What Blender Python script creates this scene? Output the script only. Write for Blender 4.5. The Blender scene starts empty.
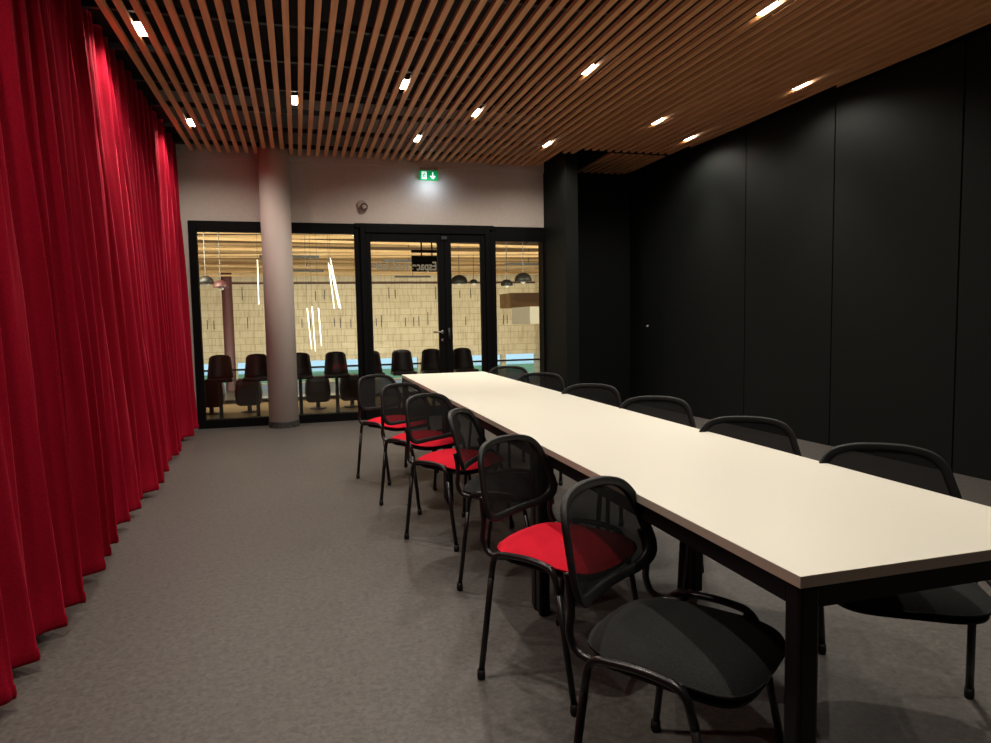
import bpy, bmesh, math, random
from mathutils import Vector, Matrix
random.seed(7)
PI = math.pi
C = bpy.context.scene.collection

# ------------------------------------------------------------------ camera
cam_d = bpy.data.cameras.new('camera'); cam = bpy.data.objects.new('camera', cam_d); C.objects.link(cam)
cam_d.sensor_width = 36.0; cam_d.lens = 687.0 / 991.0 * 36.0; cam_d.clip_start = .05; cam_d.clip_end = 200
X = None
f_, cx_, cy_ = 687., 495.5, 371.5
Yv = Vector((298 - cx_, cy_ - 322, -f_)).normalized()
Xv = Vector((2909.3 - cx_, cy_ - 275.52, -f_)); Xv = (Xv - Yv * Xv.dot(Yv)).normalized()
Zv = Xv.cross(Yv)
cam.matrix_world = Matrix.Translation((0, 0, 1.25)) @ Matrix((Xv, Yv, Zv)).to_4x4()
bpy.context.scene.camera = cam

# ------------------------------------------------------------------ materials
def mat(name, col, rough=.6, metal=0., spec=.5, **k):
    m = bpy.data.materials.new(name); m.use_nodes = True
    nt = m.node_tree; b = nt.nodes['Principled BSDF']
    b.inputs['Base Color'].default_value = (*col, 1); b.inputs['Roughness'].default_value = rough
    b.inputs['Metallic'].default_value = metal; b.inputs['Specular IOR Level'].default_value = spec
    for kk, v in k.items():
        b.inputs[kk].default_value = v
    return m
def noise_col(m, c1, c2, scale=8, detail=4, stretch=(1, 1, 1), lo=.35, hi=.65, bump=0, distortion=0):
    nt = m.node_tree; b = nt.nodes['Principled BSDF']
    tc = nt.nodes.new('ShaderNodeTexCoord'); mp = nt.nodes.new('ShaderNodeMapping'); mp.inputs['Scale'].default_value = stretch
    n = nt.nodes.new('ShaderNodeTexNoise'); n.inputs['Scale'].default_value = scale; n.inputs['Detail'].default_value = detail
    n.inputs['Distortion'].default_value = distortion
    r = nt.nodes.new('ShaderNodeValToRGB'); r.color_ramp.elements[0].position = lo; r.color_ramp.elements[1].position = hi
    r.color_ramp.elements[0].color = (*c1, 1); r.color_ramp.elements[1].color = (*c2, 1)
    nt.links.new(tc.outputs['Object'], mp.inputs[0]); nt.links.new(mp.outputs[0], n.inputs['Vector'])
    nt.links.new(n.outputs['Fac'], r.inputs[0]); nt.links.new(r.outputs[0], b.inputs['Base Color'])
    if bump:
        bp = nt.nodes.new('ShaderNodeBump'); bp.inputs['Strength'].default_value = bump; bp.inputs['Distance'].default_value = .002
        nt.links.new(n.outputs['Fac'], bp.inputs['Height']); nt.links.new(bp.outputs[0], b.inputs['Normal'])
    return m
def emis(name, col, s):
    m = mat(name, col); b = m.node_tree.nodes['Principled BSDF']
    b.inputs['Emission Color'].default_value = (*col, 1); b.inputs['Emission Strength'].default_value = s
    return m

M = {}
M['wood_slat'] = noise_col(mat('wood_slat', (.4, .2, .1), .55), (.66, .32, .14), (.82, .43, .20), 6, 5, (6, .35, 6))
M['plenum'] = mat('plenum', (.006, .006, .007), .9)
M['rail'] = mat('rail', (.05, .05, .055), .5, .6)
M['plaster'] = noise_col(mat('plaster', (.6, .55, .5), .8), (.58, .51, .46), (.62, .545, .49), 30)
M['column'] = mat('column', (.72, .62, .57), .6)
M['frame'] = mat('frame', (.0022, .0022, .0025), .6, spec=.12)
M['black_panel'] = noise_col(mat('black_panel', (.02, .022, .021), .62, spec=.10), (.0082, .0096, .0092), (.0096, .011, .0106), 40)
M['joint'] = mat('joint', (.002, .002, .002), .9)
M['floor'] = noise_col(mat('floor', (.12, .11, .1), .48, spec=.4), (.066, .060, .056), (.132, .121, .113), 46, 10, (1, 1, 1), .28, .74, 0, .8)
M['red_velvet'] = noise_col(mat('red_velvet', (.5, .0, .02), .85, spec=.1), (.225, .0008, .011), (.28, .001, .015), 120, 2)
M['red_velvet'].node_tree.nodes['Principled BSDF'].inputs['Sheen Weight'].default_value = .35
M['red_velvet'].node_tree.nodes['Principled BSDF'].inputs['Sheen Tint'].default_value = (1, .1, .16, 1)
M['table_white'] = mat('table_white', (.78, .765, .67), .38, spec=.35)
M['edge'] = mat('edge', (.56, .48, .39), .55)
M['steel_black'] = mat('steel_black', (.004, .004, .0045), .45, spec=.3)
M['tube'] = mat('tube', (.007, .007, .008), .32, spec=.5)
M['plastic'] = mat('plastic', (.0075, .0078, .0082), .5, spec=.3)
M['red_fabric'] = noise_col(mat('red_fabric', (.7, .02, .05), .9, spec=.1), (.66, .012, .03), (.80, .018, .045), 350, 2, bump=.3)
M['black_fabric'] = noise_col(mat('black_fabric', (.02, .02, .02), .9, spec=.15), (.017, .018, .018), (.03, .031, .031), 350, 2, bump=.3)
M['chrome'] = mat('chrome', (.7, .7, .7), .22, 1.)
M['lamp'] = emis('lamp', (1, .93, .8), 30)
M['housing'] = mat('housing', (.02, .02, .02), .5)
M['green'] = emis('green', (.0, .32, .09), .55)
M['sign_white'] = emis('sign_white', (.8, 1, .9), 1.0)
M['sign_grey'] = mat('sign_grey', (.35, .28, .24), .5)
M['device'] = mat('device', (.42, .33, .29), .5)
M['device_dark'] = mat('device_dark', (.16, .10, .08), .5)
M['base_dark'] = noise_col(mat('base_dark', (.03, .03, .03), .7), (.01, .01, .01), (.07, .065, .06), 40)
M['lettering'] = mat('lettering', (.85, .86, .86), .6)
_nt = M['lettering'].node_tree; _t = _nt.nodes.new('ShaderNodeBsdfTranslucent'); _t.inputs[0].default_value = (.85, .86, .86, 1); _m = _nt.nodes.new('ShaderNodeMixShader'); _m.inputs[0].default_value = .6
_nt.links.new(_nt.nodes['Principled BSDF'].outputs[0], _m.inputs[1]); _nt.links.new(_t.outputs[0], _m.inputs[2]); _nt.links.new(_m.outputs[0], _nt.nodes['Material Output'].inputs[0])
# glass
g = bpy.data.materials.new('glass'); g.use_nodes = True; nt = g.node_tree; nt.nodes.clear()
o = nt.nodes.new('ShaderNodeOutputMaterial'); mx = nt.nodes.new('ShaderNodeMixShader'); tr = nt.nodes.new('ShaderNodeBsdfTransparent')
tr.inputs[0].default_value = (.93, .95, .93, 1)
gl = nt.nodes.new('ShaderNodeBsdfGlossy'); gl.inputs['Roughness'].default_value = .0; fr = nt.nodes.new('ShaderNodeFresnel'); fr.inputs[0].default_value = 1.5
nt.links.new(fr.outputs[0], mx.inputs[0]); nt.links.new(tr.outputs[0], mx.inputs[1]); nt.links.new(gl.outputs[0], mx.inputs[2]); nt.links.new(mx.outputs[0], o.inputs[0])
M['glass'] = g
# mesh fabric of the chair backs
g = bpy.data.materials.new('mesh_fabric'); g.use_nodes = True; nt = g.node_tree; b = nt.nodes['Principled BSDF']
b.inputs['Base Color'].default_value = (.0065, .0068, .0072, 1); b.inputs['Roughness'].default_value = .65; b.inputs['Specular IOR Level'].default_value = .22
o = nt.nodes['Material Output']; mx = nt.nodes.new('ShaderNodeMixShader'); mx.inputs[0].default_value = .87; tr = nt.nodes.new('ShaderNodeBsdfTransparent')
nt.links.new(tr.outputs[0], mx.inputs[1]); nt.links.new(b.outputs[0], mx.inputs[2]); nt.links.new(mx.outputs[0], o.inputs[0])
M['mesh_fabric'] = g

# ------------------------------------------------------------------ helpers
def new(name, bm, m, parent=None, smooth=False, bevel=0, kind=None):
    me = bpy.data.meshes.new(name); bmesh.ops.recalc_face_normals(bm, faces=bm.faces); bm.to_mesh(me); bm.free()
    ms = m if isinstance(m, (list, tuple)) else [m]
    for x in ms: me.materials.append(x)
    if smooth:
        for p in me.polygons: p.use_smooth = True
    ob = bpy.data.objects.new(name, me); C.objects.link(ob)
    if parent: ob.parent = parent
    if bevel:
        md = ob.modifiers.new('bevel', 'BEVEL'); md.width = bevel; md.segments = 2; md.limit_method = 'ANGLE'
    if kind: ob['kind'] = kind
    return ob
def empty(name, loc=(0, 0, 0), rz=0):
    e = bpy.data.objects.new(name, None); C.objects.link(e); e.location = loc; e.rotation_euler = (0, 0, rz); e.empty_display_size = .1
    return e
def tag(ob, label=None, cat=None, group=None):
    if label: ob['label'] = label
    if cat: ob['category'] = cat
    if group: ob['group'] = group
    return ob
def box(bm, x0, x1, y0, y1, z0, z1, mi=0):
    vs = [bm.verts.new((x, y, z)) for z in (z0, z1) for x, y in ((x0, y0), (x1, y0), (x1, y1), (x0, y1))]
    for q in ((0, 3, 2, 1), (4, 5, 6, 7), (0, 1, 5, 4), (1, 2, 6, 5), (2, 3, 7, 6), (3, 0, 4, 7)):
        bm.faces.new([vs[i] for i in q]).material_index = mi
def BM(): return bmesh.new()
def boxes(l):
    bm = BM()
    for b in l: box(bm, *b)
    return bm
def catmull(pts, n=8):
    P = [Vector(p) for p in pts]; P = [P[0] * 2 - P[1]] + P + [P[-1] * 2 - P[-2]]; out = []
    for i in range(1, len(P) - 2):
        for k in range(n):
            t = k / n; a, b, c, d = P[i - 1], P[i], P[i + 1], P[i + 2]
            out.append(.5 * ((2 * b) + (c - a) * t + (2 * a - 5 * b + 4 * c - d) * t * t + (3 * b - a - 3 * c + d) * t ** 3))
    out.append(P[-2]); return out
def fillet(pts, r, n=6):
    P = [Vector(p) for p in pts]; out = [P[0]]
    for i in range(1, len(P) - 1):
        a, b, c = P[i - 1], P[i], P[i + 1]
        d1 = (a - b); d2 = (c - b); rr = min(r, d1.length * .49, d2.length * .49)
        p1 = b + d1.normalized() * rr; p2 = b + d2.normalized() * rr
        for k in range(n + 1):
            t = k / n; out.append(p1 * (1 - t) ** 2 + b * 2 * t * (1 - t) + p2 * t * t)
    out.append(P[-1]); return out
def tube(bm, pts, r, seg=10, r2=None):
    P = [Vector(p) for p in pts]; T = []
    for i in range(len(P)):
        a = P[max(i - 1, 0)]; b = P[min(i + 1, len(P) - 1)]; T.append((b - a).normalized())
    up = Vector((0, 0, 1)) if abs(T[0].z) < .9 else Vector((1, 0, 0))
    u = T[0].cross(up).normalized(); rings = []
    r2 = r2 or r
    for i, p in enumerate(P):
        u = (u - T[i] * u.dot(T[i])).normalized(); v = T[i].cross(u)
        rings.append([bm.verts.new(p + u * math.cos(2 * PI * k / seg) * r + v * math.sin(2 * PI * k / seg) * r2) for k in range(seg)])
    for a, b in zip(rings, rings[1:]):
        for k in range(seg): bm.faces.new((a[k], a[(k + 1) % seg], b[(k + 1) % seg], b[k]))
    bm.faces.new(rings[0][::-1]); bm.faces.new(rings[-1])
def lathe(bm, prof, seg=32, c=(0, 0, 0), axis='z'):
    rings = []
    for r, z in prof:
        rg = []
        for k in range(seg):
            a = 2 * PI * k / seg; x, y = r * math.cos(a), r * math.sin(a)
            p = (x, y, z) if axis == 'z' else (x, -z, y)
            rg.append(bm.verts.new((p[0] + c[0], p[1] + c[1], p[2] + c[2])))
        rings.append(rg)
    for a, b in zip(rings, rings[1:]):
        for k in range(seg): bm.faces.new((a[k], a[(k + 1) % seg], b[(k + 1) % seg], b[k]))
    bm.faces.new(rings[0][::-1]); bm.faces.new(rings[-1])
def copy_tree(o, parent=None):
    c = o.copy(); C.objects.link(c)
    if parent: c.parent = parent
    for ch in kids[o.name]: copy_tree_child(ch, c)
    return c
kids = {}
def copy_tree_child(ch, p):
    d = ch.copy(); C.objects.link(d); d.parent = p
    for g2 in ch.children: 
        e = g2.copy(); C.objects.link(e); e.parent = d
def dup(root):
    ch = [c for c in root.children]
    r = root.copy(); C.objects.link(r)
    for c in ch: copy_tree_child(c, r)
    return r

# ------------------------------------------------------------------ room shell
YB = 8.77          # inner face of glazed wall
ZC = 3.24          # ceiling
XL = -1.42
YN = -2.0          # wall behind the camera
def xr(y): return 5.0 - .045 * y       # right wall, slightly out of square

new('floor', boxes([(XL - .1, 5.3, YN - .1, YB + .12, -.12, 0)]), M['floor'], kind='structure')
new('wall_left', boxes([(XL - .15, XL, YN, YB, 0, 3.9)]), M['plaster'], kind='structure')
new('wall_behind', boxes([(XL - .15, 5.3, YN - .15, YN, 0, 3.9)]), M['black_panel'], kind='structure')

# right wall: black panels with shadow joints
bm = BM()
def slab(bm, y0, y1, d0, d1, z0, z1, mi=0):
    vs = []
    for z in (z0, z1):
        for (y, d) in ((y0, d0), (y1, d0), (y1, d1), (y0, d1)):
            vs.append(bm.verts.new((xr(y) + d, y, z)))
    for q in ((0, 3, 2, 1), (4, 5, 6, 7), (0, 1, 5, 4), (1, 2, 6, 5), (2, 3, 7, 6), (3, 0, 4, 7)):
        bm.faces.new([vs[i] for i in q]).material_index = mi
js = [YN, -.81, .42, 1.63, 2.85, 4.07, 5.29, 6.51, 9.15]
for a, b_ in zip(js, js[1:]):
    slab(bm, a + .007, b_ - .007, 0, .03, 0, 3.9)
slab(bm, YN, 9.15, .03, .15, 0, 3.9, 1)
new('wall_right', bm, [M['black_panel'], M['joint']], kind='structure')

# flush door in the right wall, with a lock
bm = BM(); slab(bm, 7.62, 8.62, -.004, 0, .01, 2.1)
d = new('door_2', bm, M['black_panel'], kind='structure')
bm = BM(); yl = 8.51; xl = xr(yl) - .004
lathe(bm, [(.0, 0), (.026, 0), (.026, .006), (.016, .010), (.016, .02), (0, .02)], 20)
lk = new('lock', bm, M['chrome'], d, True); lk.rotation_euler = (0, -PI / 2, 0); lk.location = (xl, yl, 1.11)

# black fin wall + alcove back wall
new('wall_fin', boxes([(3.21, 3.37, 7.98, 9.0, 0, 3.9)]), M['black_panel'], kind='structure')
new('wall_alcove', boxes([(3.37, 4.7, 9.0, 9.15, 0, 3.9)]), M['black_panel'], kind='structure')
new('floor_alcove', boxes([(3.37, 4.7, YB + .12, 9.15, -.12, 0)]), M['floor'], kind='structure')

# upper white wall over the glazing
bm = BM(); box(bm, XL, 3.21, YB, YB + .2, 2.44, 3.9)
box(bm, XL, 3.21, YB - .03, YB, 3.165, 3.9)
new('wall_back', bm, M['plaster'], kind='structure')
bm = BM(); box(bm, XL, -1.17, YB, YB + .2, 0, 2.44)
new('wall_return', bm, M['plaster'], kind='structure')

# round column
bm = BM(); lathe(bm, [(.0, .075), (.172, .075), (.172, 3.9), (0, 3.9)], 48)
col = new('column', bm, M['column'], None, True, kind='structure'); col.location = (-.205, 8.60, 0)
for p in col.data.polygons: p.use_smooth = abs(p.normal.z) < .5
bm = BM(); lathe(bm, [(.0, 0), (.178, 0), (.18, .07), (.172, .078), (0, .078)], 48)
new('base_ring', bm, M['base_dark'], col, False)

# glazed wall: each unit = frame + pane
def window(n, x0, x1, z0, z1, fl, frr, ft, fb, y0=YB - .02, y1=YB + .07):
    bm = BM()
    box(bm, x0, x0 + fl, y0, y1, z0, z1); box(bm, x1 - frr, x1, y0, y1, z0, z1)
    box(bm, x0 + fl, x1 - frr, y0, y1, z1 - ft, z1); box(bm, x0 + fl, x1 - frr, y0, y1, z0, z0 + fb)
    w = new('window_%d' % n, bm, M['frame'], kind='structure', bevel=.004)
    p = new('pane', boxes([(x0 + fl - .01, x1 - frr + .01, YB + .02, YB + .03, z0 + fb - .01, z1 - ft + .01)]), M['glass'], w)
    return w
window(1, -1.19, -.20, 0, 2.45, .09, .04, .125, .10)
window(2, -.20, .78, 0, 2.45, .04, .07, .125, .10)
window(3, 2.41, 3.215, 0, 2.45, .12, .03, .19, .10)
# door frame and two leaves
bm = BM(); box(bm, .78, .84, YB - .06, YB + .09, 0, 2.43); box(bm, 2.38, 2.44, YB - .06, YB + .09, 0, 2.43)
box(bm, .84, 2.38, YB - .06, YB + .09, 2.34, 2.43)
box(bm, .715, 2.5, YB - .045, YB, 2.40, 2.455)
new('trim_1', bm, M['frame'], kind='structure', bevel=.004)
def leaf(name, x0, x1, wl, wr):
    bm = BM(); y0, y1 = YB - .04, YB + .03
    box(bm, x0, x0 + wl, y0, y1, .01, 2.34); box(bm, x1 - wr, x1, y0, y1, .01, 2.34)
    box(bm, x0 + wl, x1 - wr, y0, y1, 2.235, 2.34); box(bm, x0 + wl, x1 - wr, y0, y1, .01, .13)
    d = new(name, bm, M['frame'], kind='structure', bevel=.004)
    new('pane', boxes([(x0 + wl - .01, x1 - wr + .01, YB, YB + .008, .12, 2.245)]), M['glass'], d)
    return d
d1 = leaf('door_1', .84, 1.835, .065, .085)
d3 = leaf('door_3', 1.84, 2.38, .085, .06)
# lever handle and lock
bm = BM(); yy = YB - .04
lathe(bm, [(0, 0), (.024, 0), (.024, .008), (0, .008)], 20, (1.79, yy, 1.09), 'y')
tube(bm, fillet([(1.79, yy, 1.09), (1.79, yy - .055, 1.09), (1.66, yy - .055, 1.09)], .02), .0095)
new('handle', bm, M['chrome'], d1, True)
bm = BM(); lathe(bm, [(0, 0), (.022, 0), (.022, .008), (.009, .009), (.009, .014), (0, .014)], 20, (1.79, yy, .985), 'y')
new('lock', bm, M['chrome'], d1, True)
bm = BM(); box(bm, 1.862, 1.892, yy - .012, yy, 1.0, 1.14); tube(bm, [(1.877, yy - .01, 1.09), (1.877, yy - .04, 1.09), (1.877, yy - .045, .99)], .008)
new('handle', bm, M['rail'], d3, True)
bm = BM(); box(bm, 1.80, 1.87, YB - .065, YB - .04, 2.27, 2.31); new('door_closer', bm, M['rail'], d1)
# lettering on the outer face of the glass (reads from the hall)
tx = bpy.data.curves.new('lettering', 'FONT'); tx.body = 'Espace modulable'; tx.size = .15; tx.extrude = .0; tx.offset = .004; tx.align_x = 'LEFT'
to = bpy.data.objects.new('tmp_text', tx); C.objects.link(to); bpy.context.view_layer.update()
dg = bpy.context.evaluated_depsgraph_get(); me = bpy.data.meshes.new_from_object(to.evaluated_get(dg)); bpy.data.objects.remove(to)
le = bpy.data.objects.new('lettering', me); C.objects.link(le); me.materials.clear(); me.materials.append(M['lettering'])
w = max(v.co.x for v in me.vertices); sc = .84 / w
le.scale = (sc, 1.0, 1); le.rotation_euler = (PI / 2, 0, PI); le.location = (1.745, YB + .0095, 1.885); le.parent = d1
tag(le, 'white lettering on the door glass, mirrored from inside')

# ------------------------------------------------------------------ ceiling
SH = .030
bm = boxes([(XL - .15, 5.3, YN, 9.15, 3.9, 4.0)])
cl = new('ceiling', bm, M['plenum'], kind='structure')
bm = BM()
lamps = [(-.95, 5.33), (-.95, 7.63), (.05, 6.68), (.95, 6.03), (1.35, 7.757), (1.75, 6.685), (2.35, 5.34), (2.85, 7.68), (3.05, 4.02),
         (4.35, 5.27), (3.65, 6.545), (4.35, 7.08)]
hidden = [(-.95, 2.2), (.05, 4.3), (.05, 1.95), (1.35, 3.3), (1.35, 1.0), (2.35, 2.5), (3.05, .9)]
for k in range(-11, 48):
    xc = k * .1 - .002; a, b_ = xc - .0215, xc + .0215
    ye = 8.735
    if xc > 3.19 and xc < 3.40: ye = 7.975
    if b_ > 3.40: ye = 8.98
    yw = (5.0 - .09 - a) / .045
    ye = min(ye, yw)
    if ye < YN + .5: continue
    segs = [(YN, ye)]
    if 3.39 < xc < 3.74: segs = [(YN, 7.78)]
    elif xc > 3.74: segs = [(YN, min(7.78, ye)), (7.88, ye)]
    for s0, s1 in segs:
        if s1 <= s0: continue
        la, lb = (5.0 - .09 - a) / .045, (5.0 - .09 - b_) / .045
        n0 = len(bm.verts); box(bm, a, b_, s0, s1, ZC, ZC + SH); bm.verts.ensure_lookup_table()
        for v in bm.verts[n0:]:
            if v.co.y > s0 + .001: v.co.y = max(s0 + .01, min(v.co.y, la if v.co.x < xc else lb))
new('slats', bm, M['wood_slat'], cl)
bm = BM()
for i in range(16):
    y = YN + .9 + i * .69 - .04
    if y < 8.7: box(bm, XL + .1, 4.6, y - .018, y + .018, ZC + SH + .002, ZC + .075)
new('support_rails', bm, M['rail'], cl)
# black edge profiles along both sides
bm = BM(); slab(bm, YN, 8.98, -.06, -.012, 3.235, 3.30); new('edge_profile', bm, M['frame'], cl)
bm = boxes([(3.40, 3.74, 7.79, 8.98, 3.25, 3.30), (3.74, 4.6, 7.79, 7.87, 3.25, 3.30)]); new('edge_profile', bm, M['frame'], cl)

def lamp_label(i):
    return ['slim lit recessed light at upper left, nearest the front of the red curtain',
            'small lit recessed light next to the far end of the red curtain',
            'small lit recessed light above and right of the white column',
            'lit recessed light over the left edge of the glazed door, above the green sign',
            'small lit recessed light directly above the green exit sign near the back wall',
            'lit recessed light right of the exit sign, second row from the back wall',
            'lit recessed light in the middle of the ceiling, above the black fin wall',
            'small lit recessed light just left of the top of the black fin wall',
            'long bright recessed light at the top edge of the picture, nearest the camera',
            'long lit recessed light beside the right black wall, nearer of the two there',
            'lit recessed light a little in front of the black alcove ceiling',
            'lit recessed light beside the right black wall, farther of the two there'][i]
hid_label = ['beside the curtain nearest the camera', 'between curtain and near chairs', 'between curtain and camera',
             'over the near half of the white table', 'over the near end of the white table', 'right of the table over its near half', 'right of the camera', 'beside the right wall nearest the table end', 'beside the right wall behind the camera']
WARM = (1.0, .915, .79)
for i, (x, y) in enumerate(lamps + hidden):
    e = empty('ceiling_light', (x - .002, y, ZC + .060))
    tag(e, lamp_label(i) if i < len(lamps) else 'slim recessed ceiling light ' + hid_label[i - len(lamps)], 'ceiling light', 'recessed lights between the wooden slats')
    bm = BM(); box(bm, -.026, .026, -.088, .088, -.022, .03); new('housing', bm, M['housing'], e)
    bm = BM(); box(bm, -.0225, .0225, -.08, .08, -.05, -.02); new('diffuser', bm, M['lamp'], e)
    for nm, en, ang, bl in (('spot', 66, 68, 1.0), ('spill', 37, 158, .6)):
        ld = bpy.data.lights.new(nm, 'SPOT'); ld.energy = en; ld.color = WARM; ld.spot_size = math.radians(ang); ld.spot_blend = bl; ld.shadow_soft_size = .03
        lo = bpy.data.objects.new(nm, ld); C.objects.link(lo); lo.location = (0, 0, -.085); lo.parent = e

# ------------------------------------------------------------------ curtain
def curtain(name, y0, y1, seed, label, xb):
    rnd = random.Random(seed); n = int((y1 - y0) / .012); pitch = .235
    folds = []; y = y0
    while y < y1 + .3:
        folds.append((y, rnd.uniform(.75, 1.25))); y += pitch * rnd.uniform(.75, 1.3)
    zs = [.035, .05, .09, .095, .3, .6, 1., 1.4, 1.8, 2.2, 2.6, 2.9, 3.05, 3.15, 3.24, 3.30]
    bm = BM(); rows = []
    ph = [rnd.uniform(0, 6.28) for _ in range(6)]
    for z in zs:
        row = []; t = z / 3.3
        for i in range(n + 1):
            y = y0 + (y1 - y0) * i / n
            j = max(k for k in range(len(folds)) if folds[k][0] <= y); a = folds[j][0]; b = folds[j + 1][0] if j + 1 < len(folds) else a + pitch
            u = (y - a) / (b - a)
            big = folds[j][1] * (1 - t) + .75 * t
            w = .5 - .5 * math.cos(2 * PI * u)
            w = w ** .8
            small = .012 * math.sin(y * 61 + ph[0] + 2 * math.sin(z * 1.1 + ph[1])) + .018 * t * math.sin(y * 97 + ph[2] + math.sin(z * 2 + ph[3]) * 1.5)
            amp = .14 * (1 - t) + .080 * t
            xx = xb(y) - .06 * t + (amp * big * w + small) + .05 * (1 - t) * math.sin(y * 1.3 + ph[4])
            yo = .035 * math.sin(2 * PI * u) * (1 - .5 * t) + .02 * (1 - t) * math.sin(z * 2.2 + ph[5] + y)
            hem = .004 if z in (.05, .09) else 0
            row.append(bm.verts.new((xx + hem, y + yo, z + (.012 * w if z < .06 else 0))))
        rows.append(row)
    for a, b in zip(rows, rows[1:]):
        for i in range(n): bm.faces.new((a[i], a[i + 1], b[i + 1], b[i]))
    o = new(name, bm, M['red_velvet'], None, True)
    md = o.modifiers.new('thick', 'SOLIDIFY'); md.thickness = .004; md.offset = -1
    tag(o, label, 'curtain')
    return o
curtain('curtain', -1.2, 4.25, 3, 'near red velvet curtain hanging in heavy folds, cut off by the left picture edge', lambda y: -1.14 + .012 * (4 - y) * (y < 4))
curtain('curtain', 4.2, 8.70, 5, 'farther red velvet curtain with bright lamp pools, reaching the glazed back wall', lambda y: -1.235 - .006 * (y - 4))
bm = BM(); box(bm, XL + .02, XL + .30, YN, 8.74, 3.31, 3.335)
o = new('curtain_track', bm, M['frame']); tag(o, 'black ceiling track the red curtains hang from', 'curtain track')

# ------------------------------------------------------------------ tables
def make_table(L, W=.79):
    t = empty('table')
    bm = BM(); box(bm, -W / 2, W / 2, -L / 2, L / 2, .716, .7385)
    tt = new('tabletop', bm, M['edge'], t)
    bm = BM(); box(bm, -W / 2, W / 2, -L / 2, L / 2, .7385, .74); new('laminate', bm, M['table_white'], tt)
    bm = BM(); h0, h1 = .668, .716; e = .025
    box(bm, -W / 2 + .01, -W / 2 + .04, -L / 2 + .055, L / 2 - .055, h0, h1); box(bm, W / 2 - .04, W / 2 - .01, -L / 2 + .055, L / 2 - .055, h0, h1)
    box(bm, -W / 2 + .055, W / 2 - .055, -L / 2 + .01, -L / 2 + .04, h0, h1); box(bm, -W / 2 + .055, W / 2 - .055, L / 2 - .04, L / 2 - .01, h0, h1)
    new('frame', bm, M['steel_black'], t)
    for sx in (-1, 1):
        for sy in (-1, 1):
            x = sx * (W / 2 - .031); y = sy * (L / 2 - .031)
            bm = BM(); box(bm, x - .024, x + .024, y - .024, y + .024, .012, .716)
            lg = new('leg', bm, M['steel_black'], t, bevel=.008)
            bm = BM(); lathe(bm, [(0, 0), (.018, 0), (.018, .012), (0, .012)], 16, (x, y, 0)); new('foot', bm, M['plastic'], lg)
    return t
lens = [1.60, 1.85, 1.85]; ys = [1.887, 3.622, 5.492]; t0 = make_table(1.60); t1 = make_table(1.87)
tl = ['near white-topped black-legged table, its corner and leg in the foreground', 'middle white-topped table in the row, between the near and far ones',
      'far white-topped table in the row, closest to the glazed door']
for i in range(3):
    t = t0 if i == 0 else t1 if i == 1 else dup(t1)
    t.location = (1.313, ys[i], 0); tag(t, tl[i], 'table', 'white tables joined end to end')

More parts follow.
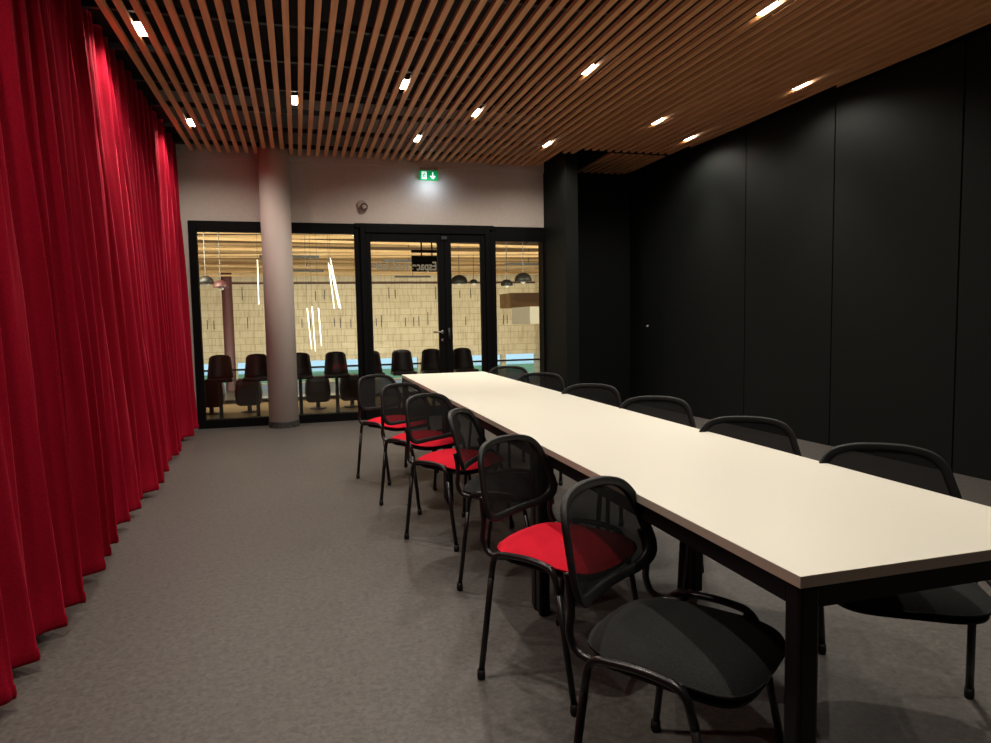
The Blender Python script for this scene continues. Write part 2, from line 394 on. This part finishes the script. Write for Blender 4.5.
# ------------------------------------------------------------------ chairs
OUT = [(0, .527), (.11, .529), (.18, .537), (.222, .560), (.236, .598), (.229, .65), (.215, .70), (.198, .750), (.160, .787), (.09, .804), (0, .808)]
_half = catmull([(0, y * .955, z) for y, z in OUT], 6)
OUTL = [(p.y, p.z) for p in _half] + [(-p.y, p.z) for p in _half[-2:0:-1]]
def bx(y, z): return -.212 - .25 * (z - .53) + .95 * y * y
def back_point(k, s):
    y, z = OUTL[k]; y, z = y * s, .665 + (z - .665) * s
    return Vector((bx(y, z), y, z))
def make_chair(seat_mat):
    t = empty('chair')
    # seat cushion: rounded pad with crown and waterfall front
    def pad(name, m, z0, z1, w, d, crown, inset, rnd=.5):
        bm = BM(); NU, NV = 28, 28; top = []; bot = []
        def P(r, a):
            ca, sa = math.cos(a), math.sin(a); e = .46
            ux = math.copysign(abs(ca) ** e, ca); uy = math.copysign(abs(sa) ** e, sa)
            sx = d / 2 * (1.0); wy = w / 2 * (1 - .06 * (1 - (ux * r + 1) / 2) * 1.2)
            return ux * r * sx + .012 * r * ux * (1 - uy * uy), uy * r * wy
        A = 48; R = [0, .25, .5, .7, .84, .93, .98, 1.0]
        def zt(x, y, r):
            fx = x / (d / 2); z = z1 + crown * (1 - r ** 2) - .012 * (y / (w / 2)) ** 2
            z -= .02 * max(0, fx) ** 2.5 * 1.0
            if r > .7: z -= (z1 - z0) * .55 * ((r - .7) / .3) ** 2.6
            return z
        rings = []
        for r in R[1:]:
            rings.append([bm.verts.new((*P(r, 2 * PI * k / A), zt(*P(r, 2 * PI * k / A), r))) for k in range(A)])
        c = bm.verts.new((0, 0, zt(0, 0, 0)))
        for k in range(A): bm.faces.new((c, rings[0][k], rings[0][(k + 1) % A]))
        low = []
        for r, dz in ((.985, .35), (.93, .1), (.8, 0), (.3, 0)):
            low.append([bm.verts.new((*P(r, 2 * PI * k / A), z0 + (z1 - z0) * dz - .015 * max(0, P(r, 2 * PI * k / A)[0] / (d / 2)) ** 2.5)) for k in range(A)])
        rings += low
        for a, b in zip(rings, rings[1:]):
            for k in range(A): bm.faces.new((a[k], a[(k + 1) % A], b[(k + 1) % A], b[k]))
        bm.faces.new(rings[-1])
        o = new(name, bm, m, t, True); o.location = (.005, 0, 0)
        return o
    pad('seat', seat_mat, .435, .468, .438, .41, .010, 0)
    pad('seat_shell', M['plastic'], .415, .437, .418, .385, 0, 0)
    # backrest frame: swept ring along the outline
    N = len(OUTL)
    bm = BM(); secs = []
    for k in range(N):
        y, z = OUTL[k]; th = .0105; po = back_point(k, 1.0)
        nin = Vector((0, y * .13, (z - .665) * .17)); yi, zi = y - nin.y, z - nin.z; pi_ = Vector((bx(yi, zi), yi, zi))
        secs.append([bm.verts.new(po + Vector((th, 0, 0))), bm.verts.new(po + Vector((-th, 0, 0))), bm.verts.new(pi_ + Vector((-th * .7, 0, 0))), bm.verts.new(pi_ + Vector((th * .7, 0, 0)))])
    for k in range(N):
        a, b = secs[k], secs[(k + 1) % N]
        for q in range(4): bm.faces.new((a[q], a[(q + 1) % 4], b[(q + 1) % 4], b[q]))
    o = new('backrest_frame', bm, M['plastic'], t, True, bevel=.005)
    bm = BM(); rs = [0, .3, .6, .89]; rings = []
    for r in rs[1:]:
        rings.append([bm.verts.new(back_point(k, r)) for k in range(N)])
    c = bm.verts.new((bx(0, .665), 0, .665))
    for k in range(N): bm.faces.new((c, rings[0][k], rings[0][(k + 1) % N]))
    for a, b in zip(rings, rings[1:]):
        for k in range(N): bm.faces.new((a[k], a[(k + 1) % N], b[(k + 1) % N], b[k]))
    new('backrest_mesh', bm, M['mesh_fabric'], t, True)
    for s in (-1, 1):
        # upright: from the rail up the side of the back
        bm = BM()
        tube(bm, catmull([(-.085, s * .218, .442), (-.145, s * .217, .434), (-.185, s * .216, .446), (-.203, s * .216, .485), (-.200, s * .213, .535), (-.203, s * .212, .585), (-.214, s * .205, .63)], 6), .0105, 10)
        new('back_upright', bm, M['tube'], t, True)
        # side rail: arch between the legs
        yr = s * .239
        bm = BM()
        tube(bm, fillet([(-.148, s * .243, .37), (-.137, yr, .453), (.0, yr, .462), (.098, yr, .449), (.122, s * .243, .37)], .055, 8), .0125, 12, .010)
        new('side_rail', bm, M['tube'], t, True)
        for fx, fy, tx_ in ((-.19, .256, -.148), (.185, .256, .122)):
            bm = BM(); tube(bm, [(tx_, s * .243, .37), ((tx_ + fx) / 2, s * .25, .19), (fx, s * fy, .02)], .0125, 12, .010)
            lg = new('leg', bm, M['tube'], t, True)
            bm = BM(); lathe(bm, [(0, 0), (.0125, 0), (.0148, .008), (.0138, .035), (0, .035)], 14, (fx, s * fy, 0)); new('rubber_foot', bm, M['plastic'], lg, True)
    for x in (-.09, .085):
        bm = BM(); tube(bm, fillet([(x, -.236, .45), (x, -.195, .418), (x, .195, .418), (x, .236, .45)], .03), .0095, 8)
        new('crossbar', bm, M['tube'], t, True)
    return t
red = make_chair(M['red_fabric']); blk = make_chair(M['black_fabric'])
A57 = math.atan2(-.83, .56)
B57 = math.atan2(-.83, -.56)
LEFT = [(.73, 5.47, A57, 'r', 'red-seated mesh-back chair left of the table, farthest back, nearest the column'),
        (.815, 4.61, A57, 'r', 'red-seated mesh-back chair left of the table, second from the glazed wall'),
        (.87, 3.85, A57 + .05, 'r', 'red-seated mesh-back chair left of the table, third from the glazed wall, whole side arch visible'),
        (.965, 3.15, math.radians(-30), 'b', 'mesh-back chair turned towards the table, showing a narrow back, fourth from the glazed wall'),
        (.885, 2.235, A57 + .05, 'r', 'red-seated mesh-back chair directly behind the black-seated foreground chair'),
        (.900, 1.475, A57 + .05, 'b', 'black-seated mesh-back chair in the foreground left of the table corner')]
RIGHT = [(1.73, 5.90, B57, 'b', 'black mesh-back chair across the table, farthest back before the window'),
         (1.73, 5.02, B57, 'b', 'black mesh-back chair across the table in front of the black fin wall'),
         (1.705, 3.97, B57, 'b', 'black mesh-back chair across the table, third from the glazed wall'),
         (1.73, 3.16, B57, 'b', 'black mesh-back chair across the table, fourth from the glazed wall'),
         (1.70, 2.32, B57, 'b', 'black mesh-back chair across the table, second nearest to the camera'),
         (1.72, 1.62, B57, 'b', 'black-seated chair at the right picture edge, beyond the near end of the table')]
used = set()
for grp, L in (('chairs along the curtain side of the table', LEFT), ('chairs along the black wall side of the table', RIGHT)):
    for x, y, a, c, lab in L:
        src = red if c == 'r' else blk
        o = dup(src) if src.name in used else src
        used.add(src.name); o.location = (x, y, 0); o.rotation_euler = (0, 0, a); tag(o, lab, 'chair', grp)

# ------------------------------------------------------------------ exit sign and wall device
e = empty('exit_sign', (1.655, YB - .032, 3.005)); tag(e, 'green lit exit sign with running figure and down arrow on the white wall', 'exit sign')
bm = BM(); box(bm, -.12, .12, -.035, 0, .12, .155); new('housing', bm, M['sign_grey'], e, bevel=.004)
bm = BM(); box(bm, -.115, .115, -.02, -.008, 0, .12); pl = new('panel', bm, M['green'], e)
bm = BM(); yv = -.0215
box(bm, -.088, -.025, yv, -.0195, .015, .105); new('pictogram', bm, M['sign_white'], pl)
bm = BM(); y1 = -.023
lathe(bm, [(0, 0), (.008, 0), (.008, .001), (0, .001)], 12, (-.05, y1 + .001, .088), 'y')
def strip(bm, a, b, w, y):
    a = Vector(a); b = Vector(b); n = Vector((-(b - a).y, (b - a).x)).normalized() * w
    vs = [bm.verts.new((p.x, y, p.y)) for p in (a + n, b + n, b - n, a - n)] + [bm.verts.new((p.x, y + .001, p.y)) for p in (a + n, b + n, b - n, a - n)]
    for q in ((0, 1, 2, 3), (7, 6, 5, 4), (0, 4, 5, 1), (1, 5, 6, 2), (2, 6, 7, 3), (3, 7, 4, 0)): bm.faces.new([vs[i] for i in q])
for a, b_, w in (((-.056, .078), (-.064, .05), .006), ((-.064, .05), (-.045, .038), .0045), ((-.045, .038), (-.047, .02), .0035), ((-.064, .05), (-.070, .034), .0045), ((-.070, .034), (-.084, .03), .0035),
                 ((-.056, .076), (-.038, .066), .003), ((-.038, .066), (-.031, .074), .003), ((-.056, .076), (-.073, .07), .003), ((-.073, .07), (-.08, .058), .003)):
    strip(bm, a, b_, w, y1)
new('running_figure', bm, M['green'], pl)
bm = BM(); strip(bm, (.053, .10), (.053, .045), .0075, yv); strip(bm, (.053, .022), (.024, .056), .008, yv); strip(bm, (.053, .022), (.082, .056), .008, yv)
new('arrow', bm, M['sign_white'], pl)
ld = bpy.data.lights.new('sign_light', 'AREA'); ld.shape = 'RECTANGLE'; ld.size = .2; ld.size_y = .02; ld.energy = .9; ld.color = (.70, .86, 1)
lo = bpy.data.objects.new('sign_light', ld); C.objects.link(lo); lo.location = (0, -.15, -.02); lo.parent = e; lo.rotation_euler = (math.radians(40), 0, 0)

e = empty('alarm_sounder', (.83, YB, 2.655)); tag(e, 'small round alarm sounder on the white wall above the windows', 'alarm')
bm = BM(); lathe(bm, [(0, 0), (.062, 0), (.062, .02), (.05, .028), (0, .028)], 28, (-.012, 0, .02), 'y'); new('base', bm, M['device'], e, False, .002)
bm = BM(); lathe(bm, [(0, .028), (.048, .028), (.048, .06), (.040, .068), (.036, .06), (0, .06)], 28, (.008, 0, -.005), 'y'); new('ring', bm, M['device_dark'], e)
bm = BM(); lathe(bm, [(0, .06), (.03, .06), (.02, .075), (0, .078)], 20, (.008, 0, -.005), 'y'); new('cap', bm, M['device'], e, True)

# ------------------------------------------------------------------ the hall beyond the glass
YF = 32.0; ZH = 3.0; XHL, XHR = -9.0, 11.2
hw = mat('hall_wood_wall', (.62, .47, .26), .6)
nt = hw.node_tree; b = nt.nodes['Principled BSDF']; tc = nt.nodes.new('ShaderNodeTexCoord'); sep = nt.nodes.new('ShaderNodeSeparateXYZ'); cmb = nt.nodes.new('ShaderNodeCombineXYZ')
nt.links.new(tc.outputs['Object'], sep.inputs[0]); ad = nt.nodes.new('ShaderNodeMath'); nt.links.new(sep.outputs['X'], ad.inputs[0]); nt.links.new(sep.outputs['Y'], ad.inputs[1])
nt.links.new(ad.outputs[0], cmb.inputs['X']); nt.links.new(sep.outputs['Z'], cmb.inputs['Y'])
br = nt.nodes.new('ShaderNodeTexBrick'); br.inputs['Scale'].default_value = 1; br.inputs['Brick Width'].default_value = .62; br.inputs['Row Height'].default_value = .30
br.inputs['Mortar Size'].default_value = .012; br.inputs['Color1'].default_value = (.56, .49, .35, 1); br.inputs['Color2'].default_value = (.63, .56, .41, 1); br.inputs['Mortar'].default_value = (.42, .34, .2, 1)
br.inputs['Bias'].default_value = .1; br.offset = .37
n = nt.nodes.new('ShaderNodeTexNoise'); n.inputs['Scale'].default_value = 3; n.inputs['Detail'].default_value = 6; mpn = nt.nodes.new('ShaderNodeMapping'); mpn.inputs['Scale'].default_value = (4, .35, 1)
nt.links.new(cmb.outputs[0], br.inputs['Vector']); nt.links.new(cmb.outputs[0], mpn.inputs[0]); nt.links.new(mpn.outputs[0], n.inputs['Vector'])
mxx = nt.nodes.new('ShaderNodeMixRGB'); mxx.blend_type = 'MULTIPLY'; mxx.inputs[0].default_value = .3; rr = nt.nodes.new('ShaderNodeValToRGB'); rr.color_ramp.elements[0].position = .38; rr.color_ramp.elements[0].color = (.35, .3, .2, 1); rr.color_ramp.elements[1].position = .5
nt.links.new(n.outputs['Fac'], rr.inputs[0]); nt.links.new(br.outputs[0], mxx.inputs[1]); nt.links.new(rr.outputs[0], mxx.inputs[2]); nt.links.new(mxx.outputs[0], b.inputs['Base Color'])
M['hall_wall'] = hw
M['batten'] = noise_col(mat('batten', (.7, .5, .25), .5), (.62, .40, .18), (.78, .56, .30), 2, 3, (.3, 3, 3))
M['hall_deck'] = noise_col(mat('hall_deck', (.3, .18, .08), .7), (.10, .05, .02), (.30, .17, .065), 1.2, 3, (.3, 1, 1))
M['parquet'] = noise_col(mat('parquet', (.3, .2, .1), .35), (.24, .16, .085), (.34, .23, .125), 4, 4, (.4, 5, 1))
M['maroon'] = mat('maroon', (.06, .018, .022), .5)
M['dark_leather'] = mat('dark_leather', (.022, .008, .009), .4)
M['brown_shell'] = mat('brown_shell', (.055, .035, .026), .45)
M['white_box'] = mat('white_box', (.72, .70, .62), .6)
M['grey_steel'] = mat('grey_steel', (.07, .07, .075), .4, .5)
M['hall_floor'] = mat('hall_floor', (.16, .15, .14), .4)
M['tube_white'] = emis('tube_white', (1, .97, .88), 1.6)
M['water'] = mat('water', (.55, .72, .74), .5)
M['grass'] = noise_col(mat('grass', (.1, .25, .08), .9), (.10, .22, .09), (.2, .36, .16), 1)
# floors
new('floor_gallery', boxes([(XHL, XHR, YB + .12, 11.6, -.3, 0)]), M['parquet'], kind='structure')
new('floor_hall', boxes([(XHL, XHR, 11.6, YF + .3, -1.7, -1.5)]), M['hall_floor'], kind='structure')
new('outdoor_lawn', boxes([(-40, 50, YF + .31, 40, -1.9, -1.55)]), M['grass'], kind='structure')
new('outdoor_terrace', boxes([(-60, 80, 40, 120, -1.9, -1.56)]), M['water'], kind='structure')
# walls
bm = BM(); zt, zb = -.50, -1.45
box(bm, XHL, XHR, YF, YF + .3, zt, 3.9); box(bm, XHL, XHR, YF, YF + .3, -1.5, zb)
xs = [XHL] + [XHL + 2.05 * (i + 1) for i in range(9)]
for x in xs: box(bm, x, x + .22, YF, YF + .3, zb, zt)
new('wall_hall_far', bm, M['hall_wall'], kind='structure')
new('wall_hall_right', boxes([(XHR, XHR + .2, YB + .2, YF + .3, -1.5, 3.9)]), M['hall_wall'], kind='structure')
new('wall_hall_left', boxes([(XHL - .2, XHL, YB + .2, YF + .3, -1.5, 3.9)]), M['hall_wall'], kind='structure')
new('wall_hall_near', boxes([(XHL, XL - .1, YB + .05, YB + .2, -.3, 3.9), (3.37, XHR, 9.15, 9.3, -.3, 3.9)]), M['plaster'], kind='structure')
# acoustic slots on the far wall
bm = BM(); rnd = random.Random(4)
for i in range(46):
    x = XHL + 3 + i * .36 + rnd.uniform(-.1, .1); z = rnd.choice([.95, .95, 1.0, 2.2, 2.25]); box(bm, x, x + .035, YF - .02, YF, z, z + rnd.uniform(.35, .6))
new('trim_2', bm, M['grey_steel'], kind='structure')
bm = BM(); box(bm, XHL, XHR, YF - .06, YF, 2.93, 3.0); new('trim_3', bm, M['maroon'], kind='structure')
# ceiling deck + crossing battens
hc = new('ceiling_hall', boxes([(XHL, XHR, YB + .2, YF + .3, 3.75, 3.9)]), M['hall_deck'], kind='structure')
bm = BM(); rnd = random.Random(11)
for i in range(31):
    y = 15.6 + i * .52; a = math.radians(rnd.uniform(-9, 9)); cxx = rnd.uniform(-2, 5); Lh = 11; z = ZH + rnd.uniform(0, .45)
    dx, dy = math.cos(a) * Lh, math.sin(a) * Lh; w = .032
    n0 = len(bm.verts); ps = []
    for zz in (z, z + .06):
        for sx, sw in ((-1, -1), (1, -1), (1, 1), (-1, 1)):
            px, py = cxx + sx * dx, y + sx * dy - 0 + sw * w
            px = min(max(px, XHL + .05), XHR - .05); py = min(max(py, YB + .35), YF - .1)
            ps.append(bm.verts.new((px, py, zz)))
    for q in ((0, 3, 2, 1), (4, 5, 6, 7), (0, 1, 5, 4), (1, 2, 6, 5), (2, 3, 7, 6), (3, 0, 4, 7)): bm.faces.new([ps[j] for j in q])
new('battens', bm, M['batten'], hc)
# dark ducts and tracks under the hall ceiling
def hall_x(px, y): # nominal x for a bearing
    return px * y
for i, (x0, x1, y, z, lab) in enumerate([(-.9, .6, 19, 2.98, 'dark lighting track under the hall ceiling, behind the left window pane'), (-.2, .9, 24, 2.97, 'dark lighting track under the hall ceiling, farthest behind the column'), (2.4, 3.9, 20, 2.97, 'dark lighting track under the hall ceiling seen through the glazed door'),
                                       (3.7, 5.1, 27, 2.96, 'short dark lighting track near the far hall wall, through the glazed door'), (6.4, 7.9, 21, 2.98, 'dark lighting track under the hall ceiling, through the right window')]):
    bm = BM(); box(bm, x0, x1, y - .05, y + .05, z - .05, z + .02); box(bm, (x0 + x1) / 2 - .01, (x0 + x1) / 2 + .01, y - .01, y + .01, z, 3.75)
    o = new('lighting_track', bm, M['grey_steel']); tag(o, lab, 'lighting track', 'lighting tracks in the hall')
# maroon column in the hall
bm = BM(); lathe(bm, [(0, -1.5), (.21, -1.5), (.21, 3.75), (0, 3.75)], 24, (-2.73, 30.0, 0)); new('column', bm, M['maroon'], None, False, kind='structure')
# white balcony box
o = new('balcony', boxes([(7.35, 11.2, 21.5, 23.5, 1.05, 1.62)]), M['white_box'], kind='structure')
new('balcony_soffit', boxes([(7.35, 11.2, 23.5, 25, 1.62, 2.15)]), M['hall_deck'], o)

# pendant dome lamps
def pendant(x, y, z, r, m, lab):
    e = empty('pendant_lamp', (x, y, z)); tag(e, lab, 'pendant lamp', 'dome pendants hanging in the hall')
    bm = BM(); lathe(bm, [(r * .97, 0), (r, .01), (r * .97, r * .35), (r * .8, r * .7), (r * .45, r * .95), (.03, r * 1.02), (0, r * 1.02)], 24); new('shade', bm, m, e, True)
    bm = BM(); tube(bm, [(0, 0, r), (0, 0, 3.75 - z)], .008, 6); new('cord', bm, M['grey_steel'], e)
    bm = BM(); lathe(bm, [(0, -.05), (.05, -.03), (.07, .02), (.04, .08), (0, .1)], 12); new('bulb', bm, M['white_box'], e, True)
pendant(5.04, 15.2, 2.09, .20, M['plastic'], 'larger black dome lamp seen through the right window')
pendant(4.98, 16.3, 2.05, .15, M['plastic'], 'black dome lamp overlapped by the larger one in the right window')
pendant(4.38, 18.9, 2.24, .24, M['plastic'], 'black dome lamp seen through the narrow door leaf')
pendant(4.80, 18.9, 2.24, .12, M['plastic'], 'smallest black dome lamp beside the narrow door leaf edge')
pendant(-1.52, 13.0, 1.95, .13, M['plastic'], 'black and white dome lamp at the left edge of the left window')
pendant(-1.33, 13.5, 1.90, .13, M['maroon'], 'maroon dome lamp beside the hall column in the left window')
# hanging light tubes
for i, (x0, z0, x1, z1, y) in enumerate([(.62, 2.40, .70, 1.50, 14), (.67, 2.52, .84, 1.50, 14.3), (.66, 2.35, .80, 1.52, 14.1), (.17, 1.50, .22, .75, 13), (.26, 1.53, .29, .70, 13.2), (.37, 1.50, .40, .80, 13.1), (-.70, 2.45, -.71, 1.6, 14)]):
    e = empty('tube_light', (x0, y, z0))
    tag(e, ['left tube of the upper white hanging trio beside the column', 'right tube of the upper white hanging trio beside the column', 'middle tube of the upper white hanging trio beside the column',
            'left tube of the lower white hanging trio beside the column', 'middle tube of the lower white hanging trio beside the column', 'right tube of the lower white hanging trio beside the column', 'lone white hanging tube light left of the column'][i], 'tube light', 'white light tubes hanging in the hall')
    bm = BM(); tube(bm, [(0, 0, 0), (x1 - x0, 0, z1 - z0)], .009, 8); new('tube', bm, M['tube_white'], e, True)
    bm = BM(); tube(bm, [(0, 0, 0), (0, 0, 3.75 - z0)], .003, 4); new('wire', bm, M['grey_steel'], e)
# hanging black sign screen
e = empty('hanging_screen', (2.03, 11.0, 2.02)); tag(e, 'small black screen hanging in the hall behind the door lettering', 'screen')
bm = BM(); box(bm, -.25, .17, -.03, .03, 0, .25); new('screen', bm, M['steel_black'], e, bevel=.005)
bm = BM(); box(bm, -.25, .17, -.05, .05, .30, .34); box(bm, -.1, -.08, -.01, .01, .25, 1.65); box(bm, .07, .09, -.01, .01, .25, 1.65); new('bracket', bm, M['steel_black'], e)
# gallery chairs: shell chairs on central posts
def shell_chair(m):
    e = empty('shell_chair')
    bm = BM(); n_ = 10; fr = []; bk = []
    def prof(v): return .165 - .035 * v if v < .92 else .165 - .035 * v - .02 * (v - .92) / .08
    rows = []
    for iv in range(9):
        v = iv / 8; row = []
        for iu in range(n_ + 1):
            u = -1 + 2 * iu / n_; row.append((u * prof(v), .10 * (1 - v) * 0 - .05 * abs(u) ** 2 + .10 * v * .6, .52 + .315 * v - .012 * abs(u) ** 6 * (v > .9)))
        rows.append(row)
    V = [[bm.verts.new(p) for p in r] for r in rows]
    for a, b in zip(V, V[1:]):
        for i in range(n_): bm.faces.new((a[i], a[i + 1], b[i + 1], b[i]))
    o = new('backrest', bm, m, e, True); md = o.modifiers.new('thick', 'SOLIDIFY'); md.thickness = .03
    bm = BM(); box(bm, -.165, .165, -.32, .02, .50, .545); new('seat', bm, m, e, False, .012)
    bm = BM(); lathe(bm, [(0, 0), (.15, 0), (.15, .012), (.025, .025), (.022, .50), (0, .50)], 20, (0, -.12, 0)); new('pedestal', bm, M['grey_steel'], e)
    return e
s1 = shell_chair(M['dark_leather']); s2 = None
import_px = [(-1.42, 0), (-1.0, 1), (-.545, 2), (.0, 3), (.475, 4), (.94, 5), (1.38, 6), (1.80, 7), (2.25, 8)]
sl = ['dark high shell chair half hidden by the left window frame', 'maroon high shell chair left of the white column, in front of the hall column', 'dark high shell chair just left of the white column',
      'brown high shell chair just right of the white column', 'dark high shell chair with a red streak in the middle window', 'high shell chair half hidden by the left door post',
      'dark high shell chair with a red patch through the glazed door', 'dark high shell chair left of the door handle stile', 'dark high shell chair through the narrow door leaf']
for x, i in import_px:
    o = s1 if i == 0 else dup(s1)
    o.location = (x, 9.62, 0); tag(o, sl[i], 'chair', 'high shell chairs in a row outside the glass')
def low_chair():
    e = empty('lounge_chair')
    bm = BM(); V = []
    for z, w, d in ((.10, .13, .12), (.13, .165, .15), (.26, .18, .165), (.40, .165, .15), (.46, .15, .13), (.47, .14, .12)):
        V.append([bm.verts.new((sx * w * k2, sy * d * k3, z)) for sx, sy, k2, k3 in ((-1, -1, .85, 1), (1, -1, .85, 1), (1, -1, 1, .8), (1, 1, 1, .8), (1, 1, .85, 1), (-1, 1, .85, 1), (-1, 1, 1, .8), (-1, -1, 1, .8))])
    for a, b in zip(V, V[1:]):
        for i in range(8): bm.faces.new((a[i], a[(i + 1) % 8], b[(i + 1) % 8], b[i]))
    bm.faces.new(V[0][::-1]); bm.faces.new(V[-1]); new('shell', bm, M['brown_shell'], e, False, .01)
    bm = BM(); lathe(bm, [(0, 0), (.12, 0), (.12, .01), (.03, .02), (.03, .11), (0, .11)], 18); new('base', bm, M['grey_steel'], e)
    return e
l1 = low_chair()
for i, (x, lab) in enumerate([(-1.20, 'low dark lounge chair in the lower left of the left window'), (-.70, 'low brown lounge chair left of the white column base'), (.235, 'low brown lounge chair right of the white column base'), (.72, 'low lounge chair beside the middle window post')]):
    o = l1 if i == 0 else dup(l1)
    o.location = (x, 10.2, 0); tag(o, lab, 'chair', 'low lounge chairs outside the glass')
# glass balustrade at the gallery edge
e = empty('balustrade', (0, 11.5, 0)); tag(e, 'low glass balustrade with thin steel rail at the gallery edge', 'balustrade')
bm = BM(); box(bm, XHL + .05, XHR - .05, -.006, .006, .02, .50); new('glass_panel', bm, M['glass'], e)
bm = BM(); box(bm, XHL + .05, XHR - .05, -.02, .02, .50, .53); box(bm, XHL + .05, XHR - .05, -.03, .03, 0, .04); new('rail', bm, M['grey_steel'], e)

# unseen fill lamps added to light the hall, and daylight outside
def area(name, loc, rot, sx, sy, e, col):
    ld = bpy.data.lights.new(name, 'AREA'); ld.shape = 'RECTANGLE'; ld.size = sx; ld.size_y = sy; ld.energy = e; ld.color = col
    lo = bpy.data.objects.new(name, ld); C.objects.link(lo); lo.location = loc; lo.rotation_euler = rot; return lo
HW = (1, .87, .63)
for x in (-3, 2.5, 8): area('hall_fill', (x, 12.3, 2.72), (math.radians(42), 0, 0), 3, .5, 420, HW)  # added fill hidden above the glazing header, no fitting there
for x in (-5, 0, 5, 9.5): area('far_wall_fill', (x, 26.3, -1.3), (math.radians(120), 0, 0), 3.5, .4, 150, (1, .9, .72))  # added fill at floor level, brightens the far wall
for x in (-4, 3, 9.5): area('hall_ceiling_fill', (x, 17, -1.3), (PI, 0, 0), 4, 6, 120, HW)  # added upward fill for the hall deck and battens
for x in (-4, 3, 9.5): area('hall_ceiling_fill', (x, 26, -1.3), (PI, 0, 0), 4, 6, 120, HW)  # second row of the added upward fill

wd = bpy.data.worlds.new('world'); bpy.context.scene.world = wd; wd.use_nodes = True; nt = wd.node_tree
bg = nt.nodes['Background']; bg.inputs[0].default_value = (.62, .80, 1.0, 1); bg.inputs[1].default_value = 1.6

vs = bpy.context.scene.view_settings; vs.view_transform = 'Standard'; vs.look = 'None'; vs.gamma = 1; vs.exposure = 0; vs.use_curve_mapping = False
